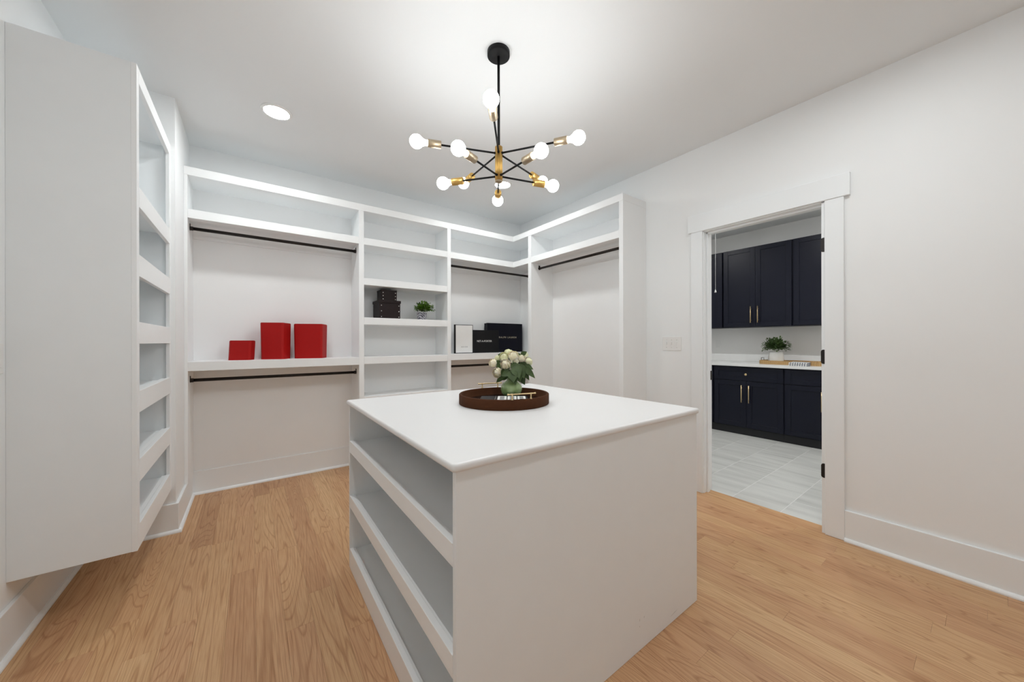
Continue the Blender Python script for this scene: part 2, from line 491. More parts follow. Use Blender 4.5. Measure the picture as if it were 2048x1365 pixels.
# ------------------------------------------------------------------ floors
fl = bx('floor', M_SUB, None, XL - WT, XT, Y0 - WT, YB + WT, -0.06, -0.012, 0)
struct(fl, 'red oak strip floor')
PW = 0.1027
seeded = {-6: [2.105], -5: [2.23], -4: [1.965, 2.9], -3: [2.787], -1: [3.11], 1: [2.47], 3: [3.185]}
row = -8
rnd = random.Random(21)
while True:
    x0 = 0.013 + row * PW
    if x0 > XT: break
    x1 = min(x0 + PW, XT); x0c = max(x0, XL - 0.02)
    if x1 - x0c < 0.012:
        row += 1; continue
    if x0c > XR - 0.01: ya, yb = DY0 - 0.01, DY1 + 0.01
    else: ya, yb = Y0, YB
    joints = sorted(seeded.get(row, []))
    ys = [ya]
    if joints:
        y = joints[0]
        pre = []
        while y > ya + 0.3:
            pre.append(y); y -= rnd.uniform(0.65, 1.5)
        ys += pre[::-1]
        ys += [j for j in joints[1:]]
    else:
        ys.append(ya + rnd.uniform(0.35, 1.4))
    while ys[-1] < yb - 0.3: ys.append(ys[-1] + rnd.uniform(0.65, 1.6))
    ys = [y for y in ys if y < yb - 0.2] + [yb]
    for a, b in zip(ys[:-1], ys[1:]):
        bm = bmesh.new()
        box(bm, x0c + 0.0002, x1 - 0.0002, a + 0.0002, b - 0.0002, -0.014, 0.0, 0.0003)
        p = link('plank', bm, M_WOOD, fl)
        t = min(1, max(0, rnd.gauss(0.5, 0.24)))
        p.color = (t, rnd.random(), rnd.random(), 1)
    row += 1

f2 = bx('floor_far', M_GROUT, None, XT, X2, Y2A, Y2B, -0.06, -0.0012, 0)
struct(f2, 'pale grey tiled floor of the room beyond')
TWD = 0.3135
ty = 0.894 - 5 * TWD; k = -5
rnd = random.Random(5)
while ty < Y2B:
    off = 4.53 - (0 if k % 2 == 1 else 0.305)
    tx = off - 3 * 0.6115
    while tx < X2:
        a0, a1 = max(tx + 0.0018, XT + 0.001), min(tx + 0.6097, X2)
        b0, b1 = max(ty + 0.0018, Y2A), min(ty + TWD - 0.0018, Y2B)
        if a1 - a0 > 0.02 and b1 - b0 > 0.02:
            bm = bmesh.new(); box(bm, a0, a1, b0, b1, -0.01, 0.0, 0.0008)
            p = link('tile', bm, M_TILE, f2)
            p.color = (rnd.random(), rnd.random(), rnd.random(), 1)
        tx += 0.6115
    ty += TWD; k += 1

# ------------------------------------------------------------------ baseboards with shoe moulding
BH, BT = 0.186, 0.016
def baseboard(name, x0, x1, y0, y1, face, sx0=0, sx1=0, sy0=0):
    """face: '+x', '-x', '+y' or '-y' = the side that looks into the room"""
    sx = {'+x': 1, '-x': -1}.get(face, 0); sy = {'+y': 1, '-y': -1}.get(face, 0)
    o = struct(bx(name, M_TRIM, None, x0, x1, y0, y1, 0, BH, 0.002), 'white baseboard')
    bm = bmesh.new()
    r = 0.015
    x0, x1, y0 = x0 + sx0, x1 + sx1, y0 + sy0
    if sx:
        xf = x1 if sx > 0 else x0
        pr = [(xf, 0), (xf + sx * r, 0), (xf + sx * r, 0.007), (xf + sx * r * 0.75, 0.014), (xf + sx * r * 0.35, 0.019), (xf, 0.02)]
        A = [bm.verts.new((p, y0, z)) for p, z in pr]; B = [bm.verts.new((p, y1, z)) for p, z in pr]
    else:
        yf = y1 if sy > 0 else y0
        pr = [(yf, 0), (yf + sy * r, 0), (yf + sy * r, 0.007), (yf + sy * r * 0.75, 0.014), (yf + sy * r * 0.35, 0.019), (yf, 0.02)]
        A = [bm.verts.new((x0, p, z)) for p, z in pr]; B = [bm.verts.new((x1, p, z)) for p, z in pr]
    n = len(pr)
    bm.faces.new(A); bm.faces.new(B[::-1])
    for k in range(n): bm.faces.new((A[k], A[(k + 1) % n], B[(k + 1) % n], B[k]))
    link('shoe_moulding', bm, M_TRIM, o)
    return o
baseboard('baseboard_left', XL, XL + BT, Y0, YJ, '+x')
baseboard('baseboard_corner', XL + BT, XJ + BT, YJ - BT, YJ, '-y', sx1=0.015)
baseboard('baseboard_corner_side', XJ, XJ + BT, YJ, YB - BT, '+x', sy0=-BT)
baseboard('baseboard_back', XJ, 0.80, YB - BT, YB, '-y')
baseboard('baseboard_right', XR - BT, XR, Y0, 0.533, '-x')
baseboard('baseboard_right_middle', XR - BT, XR, 1.463, YE, '-x')

# ------------------------------------------------------------------ doorway
d1 = thing('door_1', 'white cased doorway to the room with navy cabinets', None, (XR, (DY0 + DY1) / 2, 0), kind='structure')
xc0, xc1 = XR - 0.019, XR
bx('casing', M_TRIM, d1, xc0, xc1, 0.533, DY0, 0, DZ, 0.002)
bx('casing', M_TRIM, d1, xc0, xc1, DY1, 1.463, 0, DZ, 0.002)
bx('header', M_TRIM, d1, XR - 0.024, xc1, 0.505, 1.484, DZ, 2.238, 0.002)
JT = 0.018
bx('jamb', M_TRIM, d1, XR - 0.004, rx + 0.012, DY1 - 0.006, DY1 + 0.012, 0, DZ + 0.006, 0.001)
bx('jamb', M_TRIM, d1, XR - 0.004, rx + 0.012, DY0 - 0.012, DY0 + 0.018, 0, DZ + 0.006, 0.001)
bx('head_jamb', M_TRIM, d1, XR - 0.004, rx + 0.012, DY0 - 0.012, DY1 + 0.012, DZ - 0.006, DZ + 0.012, 0.001)
bx('door_stop', M_TRIM, d1, XR + 0.036, XR + 0.07, DY1 - 0.018, DY1 - 0.006, 0, DZ - 0.006, 0.001)
bx('door_stop', M_TRIM, d1, XR + 0.036, XR + 0.07, DY0 + 0.018, DY0 + 0.027, 0, DZ - 0.006, 0.001)
bx('door_stop', M_TRIM, d1, XR + 0.036, XR + 0.07, DY0, DY1, DZ - 0.018, DZ - 0.006, 0.001)
for zc in (1.826, 1.117, 0.396):
    bm = bmesh.new()
    pts = [(-0.012, -0.045), (0.002, -0.045), (0.009, -0.041), (0.012, -0.033), (0.012, 0.033), (0.009, 0.041), (0.002, 0.045), (-0.012, 0.045)]
    A = [bm.verts.new((XR - 0.0065, DY0 + 0.009 + p, zc + q)) for p, q in pts]
    B = [bm.verts.new((XR - 0.003, DY0 + 0.009 + p, zc + q)) for p, q in pts]
    bm.faces.new(A); bm.faces.new(B[::-1])
    for k in range(len(pts)): bm.faces.new((A[k], A[(k + 1) % 8], B[(k + 1) % 8], B[k]))
    h = link('hinge_plate', bm, M_HINGE, d1)
    h['label'] = 'dark bronze hinge plate'
bx('strike_plate', M_HINGE, d1, rx - 0.012, rx + 0.014, DY1 - 0.009, DY1 - 0.0055, 0.90, 0.975, 0.001)

# ------------------------------------------------------------------ built-in closet shelving (L-shaped)
sh = thing('closet_shelving', 'white built-in open shelving wrapping the back corner of the closet', 'shelving', (1.2, 3.6, 0))
ZT0, ZT1 = 2.437, 2.499
D1a, D1b = 0.800, 0.844
D2a, D2b = 1.694, 1.736
RDa, RDb = 3.127, 3.183
# uprights
bx('side_panel', M_SHELF, sh, XJ + 0.0002, XJ + 0.020, YF, YB - 0.001, BH, ZT0, 0.0015)
bx('divider', M_SHELF, sh, D1a, D1b, YF, YB - 0.001, 0, ZT0, 0.0015)
bx('divider', M_SHELF, sh, D2a, D2b, YF, YB - 0.001, 0, ZT0, 0.0015)
bx('divider', M_SHELF, sh, XF, XR - 0.001, RDa, RDb, 0, ZT0, 0.0015)
bx('end_panel', M_SHELF, sh, XF, XR - 0.0002, YE, YE + 0.043, 0, ZT0, 0.0015)
# top board and the shelf below it, both L-shaped
def ell(name, z0, z1):
    bm = bmesh.new()
    prism_z(bm, [(XJ + 0.0002, YF - 0.002), (XF - 0.002, YF - 0.002), (XF - 0.002, YE - 0.0005), (XR - 0.0002, YE - 0.0005), (XR - 0.0002, YB - 0.001), (XJ + 0.0002, YB - 0.001)], z0, z1)
    es = [e for e in bm.edges]
    bmesh.ops.bevel(bm, geom=es, offset=0.0015, segments=1, profile=0.5, affect='EDGES')
    return link(name, bm, M_SHELF, sh)
ell('top_board', ZT0, ZT1)
def shelf(x0, x1, z0, z1): return bx('shelf', M_SHELF, sh, x0, x1, YF + 0.001, YB - 0.001, z0, z1, 0.0015)
ZA0, ZA1 = 2.126, 2.190
shelf(XJ + 0.020, D1a, ZA0, ZA1)
shelf(D1b, D2a, ZA0, ZA1)
bm = bmesh.new()
prism_z(bm, [(D2b, YF + 0.001), (XF + 0.001, YF + 0.001), (XF + 0.001, RDb), (XR - 0.001, RDb), (XR - 0.001, YB - 0.001), (D2b, YB - 0.001)], ZA0 - 0.002, ZA1 - 0.001)
link('corner_shelf', bm, M_SHELF, sh)
bx('shelf', M_SHELF, sh, XF + 0.001, XR - 0.001, YE + 0.043, RDa, ZA0 - 0.004, ZA1 - 0.002, 0.0015)
ZM0, ZM1 = 1.006, 1.074
shelf(XJ + 0.020, D1a, ZM0, ZM1)
for z0, z1 in ((1.751, 1.815), (1.380, 1.447), (1.010, 1.077), (0.640, 0.705), (0.270, 0.335), (0.0, 0.09)):
    shelf(D1b, D2a, z0, z1)
ZK0, ZK1 = 1.016, 1.085
shelf(D2b, XR - 0.001, ZK0, ZK1)
# backs of the bays
bx('back_panel', M_BACK, sh, XJ + 0.020, D1a, YB - 0.005, YB - 0.0005, BH, ZT0, 0)
bx('back_panel', M_BACK, sh, D1b, D2a, YB - 0.005, YB - 0.0005, 0.09, ZT0, 0)
bx('back_panel', M_BACK, sh, D2b, XR - 0.002, YB - 0.005, YB - 0.0005, 0, ZT0, 0)
bx('back_panel', M_BACK, sh, XR - 0.005, XR - 0.0005, YE + 0.043, RDa, 0, ZT0, 0)
# cleats under the hanging shelves
def cleat(x0, x1, z): bx('cleat', M_BACK, sh, x0, x1, YB - 0.018, YB - 0.005, z - 0.085, z, 0.001)
cleat(XJ + 0.020, D1a, ZA0); cleat(D2b, XR - 0.005, ZA0 - 0.002)
cleat(XJ + 0.020, D1a, ZM0); cleat(D2b, XR - 0.005, ZK0)
bx('cleat', M_BACK, sh, XR - 0.018, XR - 0.005, YE + 0.043, RDa, ZA0 - 0.089, ZA0 - 0.004, 0.001)

# hanging rods
def rod(p0, p1, label):
    a, b = Vector(p0), Vector(p1)
    t = thing('closet_rod', label, 'rod', (a + b) / 2, group='dark closet rods')
    d = (b - a).normalized()
    bm = bmesh.new(); tube(bm, a + d * 0.003, b - d * 0.003, 0.0125, 20); link('tube', bm, M_BRONZE, t)
    for q, s in ((a, 1), (b, -1)):
        bm = bmesh.new()
        lathe_along(bm, q, q + d * s, [(0, 0.017), (0.004, 0.017), (0.006, 0.0155), (0.02, 0.0155), (0.02, 0.0128)], 20)
        c = q + d * s * 0.002
        if abs(d.x) > 0.5: box(bm, c.x - 0.002, c.x + 0.002, c.y - 0.011, c.y + 0.011, c.z, c.z + 0.034, 0.0006)
        else: box(bm, c.x - 0.011, c.x + 0.011, c.y - 0.002, c.y + 0.002, c.z, c.z + 0.034, 0.0006)
        link('end_bracket', bm, M_BRONZE, t)
    return t
RY = 3.585
rod((XJ + 0.020, RY, 2.078), (D1a, RY, 2.078), 'dark bronze hanging rod high in the wide left bay')
rod((XJ + 0.020, RY, 0.930), (D1a, RY, 0.930), 'dark bronze hanging rod under the shelf of red boxes')
rod((D2b, RY, 2.068), (XR - 0.005, RY, 2.068), 'dark bronze hanging rod high in the corner bay')
rod((D2b, RY, 0.943), (XR - 0.005, RY, 0.943), 'dark bronze hanging rod below the shelf with the lettered boxes')
rod((2.70, YE + 0.043, 2.068), (2.70, RDa, 2.068), 'dark bronze hanging rod in the right-hand bay')

# ------------------------------------------------------------------ tall wall-hung shoe cabinet on the left
XCF, YC0, YC1, ZB, ZT = -0.4155, 2.286, YJ - 0.0002, 0.277, 2.475
sc = thing('shoe_cabinet', 'tall white wall-hung shoe cabinet with open shelves at left', 'cabinet', ((XL + XCF) / 2, (YC0 + YC1) / 2, ZB))
xf = XCF - 0.018
bx('side_panel', M_PANEL, sc, XL + 0.0002, xf, YC0, YC0 + 0.018, ZB, ZT, 0.001)
bx('side_panel', M_PANEL, sc, XL + 0.0002, xf, YC1 - 0.018, YC1, ZB, ZT, 0.001)
bx('top_panel', M_PANEL, sc, XL + 0.0002, xf, YC0 + 0.018, YC1 - 0.018, ZT - 0.022, ZT - 0.002, 0.001)
bx('back_panel', M_PANEL, sc, XL + 0.001, XL + 0.008, YC0 + 0.018, YC1 - 0.018, ZB, ZT - 0.022, 0)
bx('stile', M_SHELF, sc, xf, XCF, YC0 - 0.0005, YC0 + 0.040, ZB - 0.001, ZT + 0.001, 0.001)
bx('stile', M_SHELF, sc, xf, XCF, YC1 - 0.036, YC1, ZB - 0.001, ZT + 0.001, 0.001)
for z0, z1 in ((2.408, ZT), (1.841, 1.932), (1.522, 1.622), (1.211, 1.311), (0.895, 0.995), (0.576, 0.680), (0.277, 0.385)):
    bx('rail', M_SHELF, sc, xf, XCF + 0.0005, YC0 + 0.040, YC1 - 0.036, z0, z1, 0.001)
    if z1 < ZT - 0.01:
        bx('shelf', M_PANEL, sc, XL + 0.008, xf, YC0 + 0.018, YC1 - 0.018, z1 - 0.032, z1 - 0.014, 0.001)
        bx('shoe_stop', M_SHELF, sc, xf - 0.022, xf, YC0 + 0.018, YC1 - 0.018, z1 - 0.014, z1 - 0.004, 0.001)

# ------------------------------------------------------------------ island
IX0, IX1, IY0, IY1, IZ = 0.424, 1.681, 0.822, 2.066, 0.879
isl = thing('closet_island', 'white open-shelf island in the middle of the closet', 'island', ((IX0 + IX1) / 2, (IY0 + IY1) / 2, 0))
ip = bx('end_panel', M_PANEL, isl, IX0, IX1, IY0, IY0 + 0.018, 0.001, IZ, 0.0008)
for x, z, w, h, t in ((1.226, 0.120, 0.002, 0.012, 0.1), (1.256, 0.119, 0.003, 0.009, 0.3), (1.226, 0.095, 0.0025, 0.006, 0.0), (1.477, 0.034, 0.060, 0.0018, -0.12)):
    bm = bmesh.new()
    pts = [(-w / 2, 0), (0, -h / 2), (w / 2, 0.1 * h), (0.1 * w, h / 2)]
    vv = [bm.verts.new((x + a * math.cos(t) + b * math.sin(t), IY0 - 0.0003, z - a * math.sin(t) + b * math.cos(t))) for a, b in pts]
    wv_ = [bm.verts.new((v.co.x, IY0 + 0.0005, v.co.z)) for v in vv]
    bm.faces.new(vv); bm.faces.new(wv_[::-1])
    for k in range(4): bm.faces.new((vv[k], vv[(k + 1) % 4], wv_[(k + 1) % 4], wv_[k]))
    link('scuff_mark', bm, M_INKG, ip)
bx('end_panel', M_PANEL, isl, IX0, IX1, IY1 - 0.018, IY1, 0.001, IZ, 0.0008)
xm = (IX0 + IX1) / 2
bx('centre_panel', M_PANEL, isl, xm - 0.009, xm + 0.009, IY0 + 0.018, IY1 - 0.018, 0.001, IZ, 0)
for s, xo in ((1, IX0), (-1, IX1)):
    for z0, z1 in ((0.625, 0.687), (0.330, 0.392), (0.002, 0.107)):
        bx('rail', M_SHELF, isl, xo - s * 0.001, xo + s * 0.018, IY0 + 0.0185, IY1 - 0.0185, z0, z1, 0.001)
        bx('shelf', M_PANEL, isl, xo + s * 0.018, xm - s * 0.009, IY0 + 0.018, IY1 - 0.018, z1 - 0.030, z1 - 0.012, 0)
        bx('shoe_stop', M_SHELF, isl, xo + s * 0.018, xo + s * 0.028, IY0 + 0.018, IY1 - 0.018, z1 - 0.012, z1 - 0.004, 0.001)
def rrect(x0, x1, y0, y1, r, n=6):
    P = []
    for cx_, cy_, a0 in ((x1 - r, y1 - r, 0), (x0 + r, y1 - r, 90), (x0 + r, y0 + r, 180), (x1 - r, y0 + r, 270)):
        for k in range(n + 1):
            a = math.radians(a0 + 90 * k / n); P.append((cx_ + r * math.cos(a), cy_ + r * math.sin(a)))
    return P
bm = bmesh.new()
rings = []
TH = 0.0235; er = 0.0085
prof = [(er * (1 - math.sin(q)), er * (1 - math.cos(q))) for q in [math.pi / 2 * k / 4 for k in range(5)]]
prof = prof + [(i, TH - z) for i, z in prof[::-1]]
for inset, z in prof:
    rings.append([bm.verts.new((x, y, IZ + z)) for x, y in rrect(IX0 - 0.012 + inset, IX1 + 0.012 - inset, IY0 - 0.010 + inset, IY1 + 0.010 - inset, 0.014 - inset)])
bm.faces.new(rings[0][::-1]); bm.faces.new(rings[-1])
for A, B in zip(rings[:-1], rings[1:]):
    for k in range(len(A)):
        f = bm.faces.new((A[k], A[(k + 1) % len(A)], B[(k + 1) % len(A)], B[k])); f.smooth = True
tag(link('island_countertop', bm, M_TOP), 'white square countertop with rounded edge on the island', 'countertop')
ITOP = IZ + 0.0235

# ------------------------------------------------------------------ chandelier
CX, CY = 1.079, 1.582
ch = thing('chandelier', 'black and brass ten-bulb starburst chandelier over the island', 'chandelier', (CX, CY, 2.05))
bm = bmesh.new(); lathe_z(bm, CX, CY, [(0.0, ZC - 0.027), (0.057, ZC - 0.027), (0.0605, ZC - 0.024), (0.0605, ZC - 0.0005), (0, ZC - 0.0005)], 48)
link('canopy', bm, M_BLACK, ch)
bm = bmesh.new(); tube(bm, (CX, CY, 2.26), (CX, CY, ZC - 0.02), 0.0072, 16); link('stem', bm, M_BLACK, ch)
bm = bmesh.new()
n = 96; prof = []
A = []; B = []
for k in range(n):
    r = 0.0185 + 0.0017 * math.cos(k * 2 * math.pi / n * 16)
    q = 2 * math.pi * k / n
    A.append(bm.verts.new((CX + r * math.cos(q), CY + r * math.sin(q), 2.088))); B.append(bm.verts.new((CX + r * math.cos(q), CY + r * math.sin(q), 2.272)))
bm.faces.new(A[::-1]); bm.faces.new(B)
for k in range(n):
    f = bm.faces.new((A[k], A[(k + 1) % n], B[(k + 1) % n], B[k])); f.smooth = True
link('hub', bm, M_BRASS, ch)
bm = bmesh.new(); lathe_z(bm, CX, CY, [(0.0, 2.080), (0.017, 2.080), (0.0195, 2.083), (0.0195, 2.088), (0, 2.088)], 32); link('hub_cap', bm, M_PALEBRASS, ch)
def arm(ang, r, z):
    d = Vector((math.sin(ang), math.cos(ang), 0))
    c = Vector((CX, CY, z))
    bm = bmesh.new(); tube(bm, c + d * 0.012, c + d * (r - 0.118), 0.0049, 12)
    lathe_along(bm, c + d * 0.0175, c + d, [(0, 0.0065), (0.007, 0.0065)], 12)
    a = link('arm', bm, M_BLACK, ch)
    s0 = r - 0.121
    bm = bmesh.new()
    lathe_along(bm, c + d * s0, c + d, [(0, 0.0), (0, 0.017), (0.002, 0.0195), (0.066, 0.0195), (0.0675, 0.0185), (0.0675, 0.0)], 32, cap=False)
    link('socket', bm, M_BRASS if math.cos(ang - YAW) > 0.2 else M_PALEBRASS, a)  # front and side sockets wear the paler brass, white reflection painted in
    bm = bmesh.new()
    R_ = 0.0345
    prof = [(0.0, 0.0135), (0.014, 0.0135), (0.017, 0.0155), (0.024, 0.018), (0.032, 0.023)]
    cz = 0.056
    for k in range(0, 9):
        th = math.radians(138 - k * 138 / 8)
        prof.append((cz - R_ * math.cos(th) * -1 if False else cz + R_ * math.cos(th), R_ * math.sin(th)))
    prof[-1] = (cz + R_, 0.0)
    lathe_along(bm, c + d * (r - 0.054), c + d * (r + 0.2), prof, 16, cap=False)
    link('bulb', bm, M_BULB, a)
for k in range(5):
    arm(math.radians(-141.5 + 72 * k), 0.428, 2.236)
for k in range(5):
    arm(math.radians(33.0 + 72 * k), 0.327, 2.113)

# ------------------------------------------------------------------ recessed lights
def can(x, y, label, mat=M_CAN, r=0.074, group='recessed lights in the closet ceiling'):
    t = thing('recessed_light', label, 'ceiling light', (x, y, ZC - 0.012), group=group)
    bm = bmesh.new(); lathe_z(bm, x, y, [(r, ZC - 0.004), (r, ZC - 0.009), (r + 0.004, ZC - 0.0095), (r + 0.016, ZC - 0.004), (r + 0.018, ZC - 0.0005), (r, ZC - 0.0005), (r, ZC - 0.004)], 48, cap=False)
    link('trim_ring', bm, M_WHITEPL, t)
    bm = bmesh.new(); lathe_z(bm, x, y, [(0.0, ZC - 0.0075), (r * 0.6, ZC - 0.007), (r, ZC - 0.0055), (r, ZC - 0.002), (0, ZC - 0.002)], 48)
    link('lens', bm, mat, t)
can(0.140, 2.885, 'bright round recessed light in the ceiling above the left bay')
can(2.017, 2.890, 'bright round recessed light half hidden behind the chandelier')
can(0.140, 0.28, 'round recessed light in the ceiling above the viewer')
can(2.017, 0.28, 'round recessed light in the ceiling near the right wall')
for x, y, l in ((4.2, 2.6, 'round recessed light beyond the doorway, left of it'), (4.2, 1.2, 'round recessed light beyond the doorway, opposite the opening'), (4.2, 0.1, 'round recessed light beyond the doorway, right of it')):
    can(x, y, l, M_CAN2, group='recessed lights in the room beyond')

# ------------------------------------------------------------------ switches
sw = thing('light_switch', 'white triple toggle switch plate on the wall left of the doorway', 'light switch', (XR, 1.637, 1.138))
bx('plate', M_WHITEPL, sw, XR - 0.006, XR, 1.554, 1.720, 1.138, 1.256, 0.002, 2)
for k in range(3):
    y = 1.637 + (k - 1) * 0.046
    bx('toggle', M_WHITEPL, sw, XR - 0.016, XR - 0.006, y - 0.005, y + 0.005, 1.188, 1.212, 0.002)
    for dz in (-0.032, 0.032):
        bm = bmesh.new(); tube(bm, (XR - 0.0065, y, 1.197 + dz), (XR - 0.0055, y, 1.197 + dz), 0.0028, 10)
        link('screw', bm, M_RIVET, sw)
s2 = thing('light_switch', 'white switch plate on the left wall at the picture edge', 'light switch', (XL, 2.215, 1.098))
bx('plate', M_WHITEPL, s2, XL, XL + 0.006, 2.180, 2.2585, 1.098, 1.214, 0.002, 2)
bx('rocker', M_WHITEPL, s2, XL + 0.006, XL + 0.010, 2.203, 2.235, 1.122, 1.190, 0.0015)

# ------------------------------------------------------------------ red boxes
def red_box(label, loc, rz, w, d, h, flare, lean=0.0):
    t = thing('gift_box', label, 'box', loc, rz, group='red boxes on the left bay shelf')
    bm = bmesh.new()
    rings = []
    for z, k in ((0, 1.0), (h, 1.0 + flare)):
        W2, D2 = w / 2 * k, d / 2 * k
        ch_ = 0.012
        pts = [(-W2 + ch_, -D2), (W2 - ch_, -D2), (W2, -D2 + ch_), (W2, D2 - ch_), (W2 - ch_, D2), (-W2 + ch_, D2), (-W2, D2 - ch_), (-W2, -D2 + ch_)]
        rings.append([bm.verts.new((x + lean * z, y, z)) for x, y in pts])
    A, B = rings
    bm.faces.new(A[::-1]); bm.faces.new(B)
    for k in range(8): bm.faces.new((A[k], A[(k + 1) % 8], B[(k + 1) % 8], B[k]))
    link('body', bm, M_RED, t, local=True)
    bm = bmesh.new()
    k = 1.0 + flare
    box(bm, -w / 2 * k + 0.006 + lean * h, w / 2 * k - 0.006 + lean * h, -d / 2 * k + 0.006, d / 2 * k - 0.006, h - 0.001, h + 0.004, 0.0015)
    link('lid', bm, M_RED, t, local=True)
    return t
red_box('small red box, leftmost and lowest of the three on the shelf', (-0.0655, 3.602, ZM1), math.radians(-20), 0.150, 0.100, 0.153, 0.0, 0.05)
red_box('tall red box in the middle, with its right side turned to the light', (0.168, 3.628, ZM1), math.radians(-27), 0.170, 0.147, 0.303, 0.05)
red_box('tall red box at the right end, partly shaded by its neighbour', (0.431, 3.640, ZM1), math.radians(-24), 0.222, 0.150, 0.300, 0.04)

# ------------------------------------------------------------------ brown riveted boxes
def riveted(label, x0, x1, y0, y1, z0, z1, lid_h, lid_o, group):
    t = thing('storage_box', label, 'box', ((x0 + x1) / 2, (y0 + y1) / 2, z0), group=group)
    bx('body', M_BROWN, t, x0, x1, y0, y1, z0, z1 - lid_h * 0.5, 0.002)
    bx('lid', M_BROWN, t, x0 - lid_o, x1 + lid_o, y0 - lid_o, y1 + lid_o, z1 - lid_h, z1, 0.003, 2)
    hh = (z1 - lid_h) - z0
    for xx in (x0 + 0.018, x1 - 0.014):
        for k in range(3):
            z = z0 + hh * (0.12 + 0.36 * k)
            bm = bmesh.new()
            lathe_along(bm, (xx, y0, z), (xx, y0 - 1, z), [(-0.001, 0.005), (0.0005, 0.005), (0.002, 0.0035), (0.0026, 0.0)], 12)
            link('rivet', bm, M_RIVET, t)
    return t
riveted('large dark brown riveted box with lid, the lower of two stacked', 1.002, 1.205, 3.530, 3.750, 1.447, 1.628, 0.027, 0.006, 'stacked brown boxes')
riveted('small dark brown riveted box stacked on the larger one', 1.020, 1.172, 3.534, 3.680, 1.628, 1.731, 0.014, 0.0015, 'stacked brown boxes')

# ------------------------------------------------------------------ foliage helper
def leaf_bm(bm, p, d, up, L_, wd, fold=0.25):
    """a small folded leaf of six faces starting at p along d"""
    d = d.normalized(); s = d.cross(up)
    if s.length < 1e-3: s = d.cross(Vector((1, 0, 0)))
    s.normalize(); nrm = s.cross(d).normalized()
    P = lambda t, w, z: bm.verts.new(p + d * (L_ * t) + s * (wd * w) + nrm * (L_ * z))
    m0, m1, m2, m3 = P(0, 0, 0), P(0.35, 0, 0.02), P(0.7, 0, 0.0), P(1, 0, -0.08)
    l1, l2 = P(0.3, 0.5, fold * 0.3), P(0.68, 0.42, fold * 0.22)
    r1, r2 = P(0.3, -0.5, fold * 0.3), P(0.68, -0.42, fold * 0.22)
    for q in ((m0, m1, l1), (m1, m2, l2, l1), (m2, m3, l2), (m0, r1, m1), (m1, r1, r2, m2), (m2, r2, m3)):
        f = bm.faces.new(q); f.smooth = True

def bushy(name, parent, c, rx_, ry_, rz_, n, ll, mats, seed, droop=0.0, hang=0.0):
    """two-tone bushy foliage on fine stems; too fine to count"""
    rg = random.Random(seed)
    outs = []
    for mi, m in enumerate(mats):
        bm = bmesh.new()
        for k in range(n // len(mats)):
            th = rg.uniform(0, 2 * math.pi); ph = rg.uniform(-0.25, 1.0)
            q = Vector((math.cos(th) * math.sqrt(max(0, 1 - ph * ph)), math.sin(th) * math.sqrt(max(0, 1 - ph * ph)), ph))
            rad = rg.uniform(0.35, 1.0) * (0.82 + 0.25 * math.sin(th * 5 + seed))
            p = Vector((c[0] + q.x * rx_ * rad, c[1] + q.y * ry_ * rad, c[2] + q.z * rz_ * rad - hang * (rad ** 2) * (1 - max(ph, 0)) * rz_))
            d = (q + Vector((rg.uniform(-.6, .6), rg.uniform(-.6, .6), rg.uniform(-.4, .7) - droop)))
            leaf_bm(bm, p, d, Vector((rg.uniform(-.3, .3), rg.uniform(-.3, .3), 1)), ll * rg.uniform(0.7, 1.2), ll * 0.62)
        o = link(name, bm, m, parent)
        o['kind'] = 'stuff'
        outs.append(o)
    bm = bmesh.new()
    for k in range(22):
        th = rg.uniform(0, 2 * math.pi); ph = rg.uniform(0.0, 0.95)
        q = Vector((math.cos(th) * math.sqrt(1 - ph * ph), math.sin(th) * math.sqrt(1 - ph * ph), ph))
        base = Vector((c[0] + q.x * rx_ * 0.12, c[1] + q.y * ry_ * 0.12, c[2] - rz_ * 0.35))
        tip = Vector((c[0] + q.x * rx_ * 0.85, c[1] + q.y * ry_ * 0.85, c[2] + q.z * rz_ * 0.85))
        tube(bm, base, tip, 0.0009, 5)
    o = link('stems', bm, M_STEM, parent); o['kind'] = 'stuff'

# plant in patterned pot on the middle shelf
px, py, pz = 1.447, 3.570, 1.447
pp = thing('potted_plant', 'small bushy green plant in a patterned pot beside brown boxes', 'plant', (px, py, pz))
bm = bmesh.new()
lathe_z(bm, px, py, [(0.0, pz), (0.045, pz), (0.047, pz + 0.003), (0.051, pz + 0.074), (0.0505, pz + 0.077), (0.046, pz + 0.077), (0.044, pz + 0.066), (0.0, pz + 0.066)], 32, cap=False)
link('pot', bm, M_POTPR, pp)
bm = bmesh.new(); lathe_z(bm, px, py, [(0.0, pz + 0.0665), (0.0435, pz + 0.0665), (0.0435, pz + 0.069), (0.02, pz + 0.072), (0, pz + 0.072)], 20, cap=False); link('soil', bm, M_SOIL, pp)
bushy('leaves', pp, (px + 0.018, py - 0.01, pz + 0.112), 0.108, 0.085, 0.072, 900, 0.025, [M_LEAFL, M_LEAFD, M_LEAFL], 3)

# ------------------------------------------------------------------ lettered gift boxes in the corner bay
RX = Matrix.Rotation(math.pi / 2, 3, 'X')
b1 = thing('gift_box', 'tall white box with black edges, leftmost of the three lettered boxes', 'box', (1.945, 3.570, ZK1), group='lettered boxes on the corner shelf')
bx('body', M_BOXBLK, b1, 1.829, 2.056, 3.551, 3.585, ZK1, 1.411, 0.001)
bx('front_panel', M_BOXWHT, b1, 1.836, 2.049, 3.5495, 3.552, ZK1 + 0.008, 1.404, 0.0005)
xx = 1.902
for w_ in (0.013, 0.013, 0.004, 0.006, 0.013, 0.013):
    bx('faint_mark', M_INKG, b1, xx, xx + w_, 3.5491, 3.5497, 1.152, 1.166, 0)
    xx += w_ + 0.0045
b2 = thing('gift_box', 'low black box with bold white lettering, middle of the lettered boxes', 'box', (2.255, 3.640, ZK1), group='lettered boxes on the corner shelf')
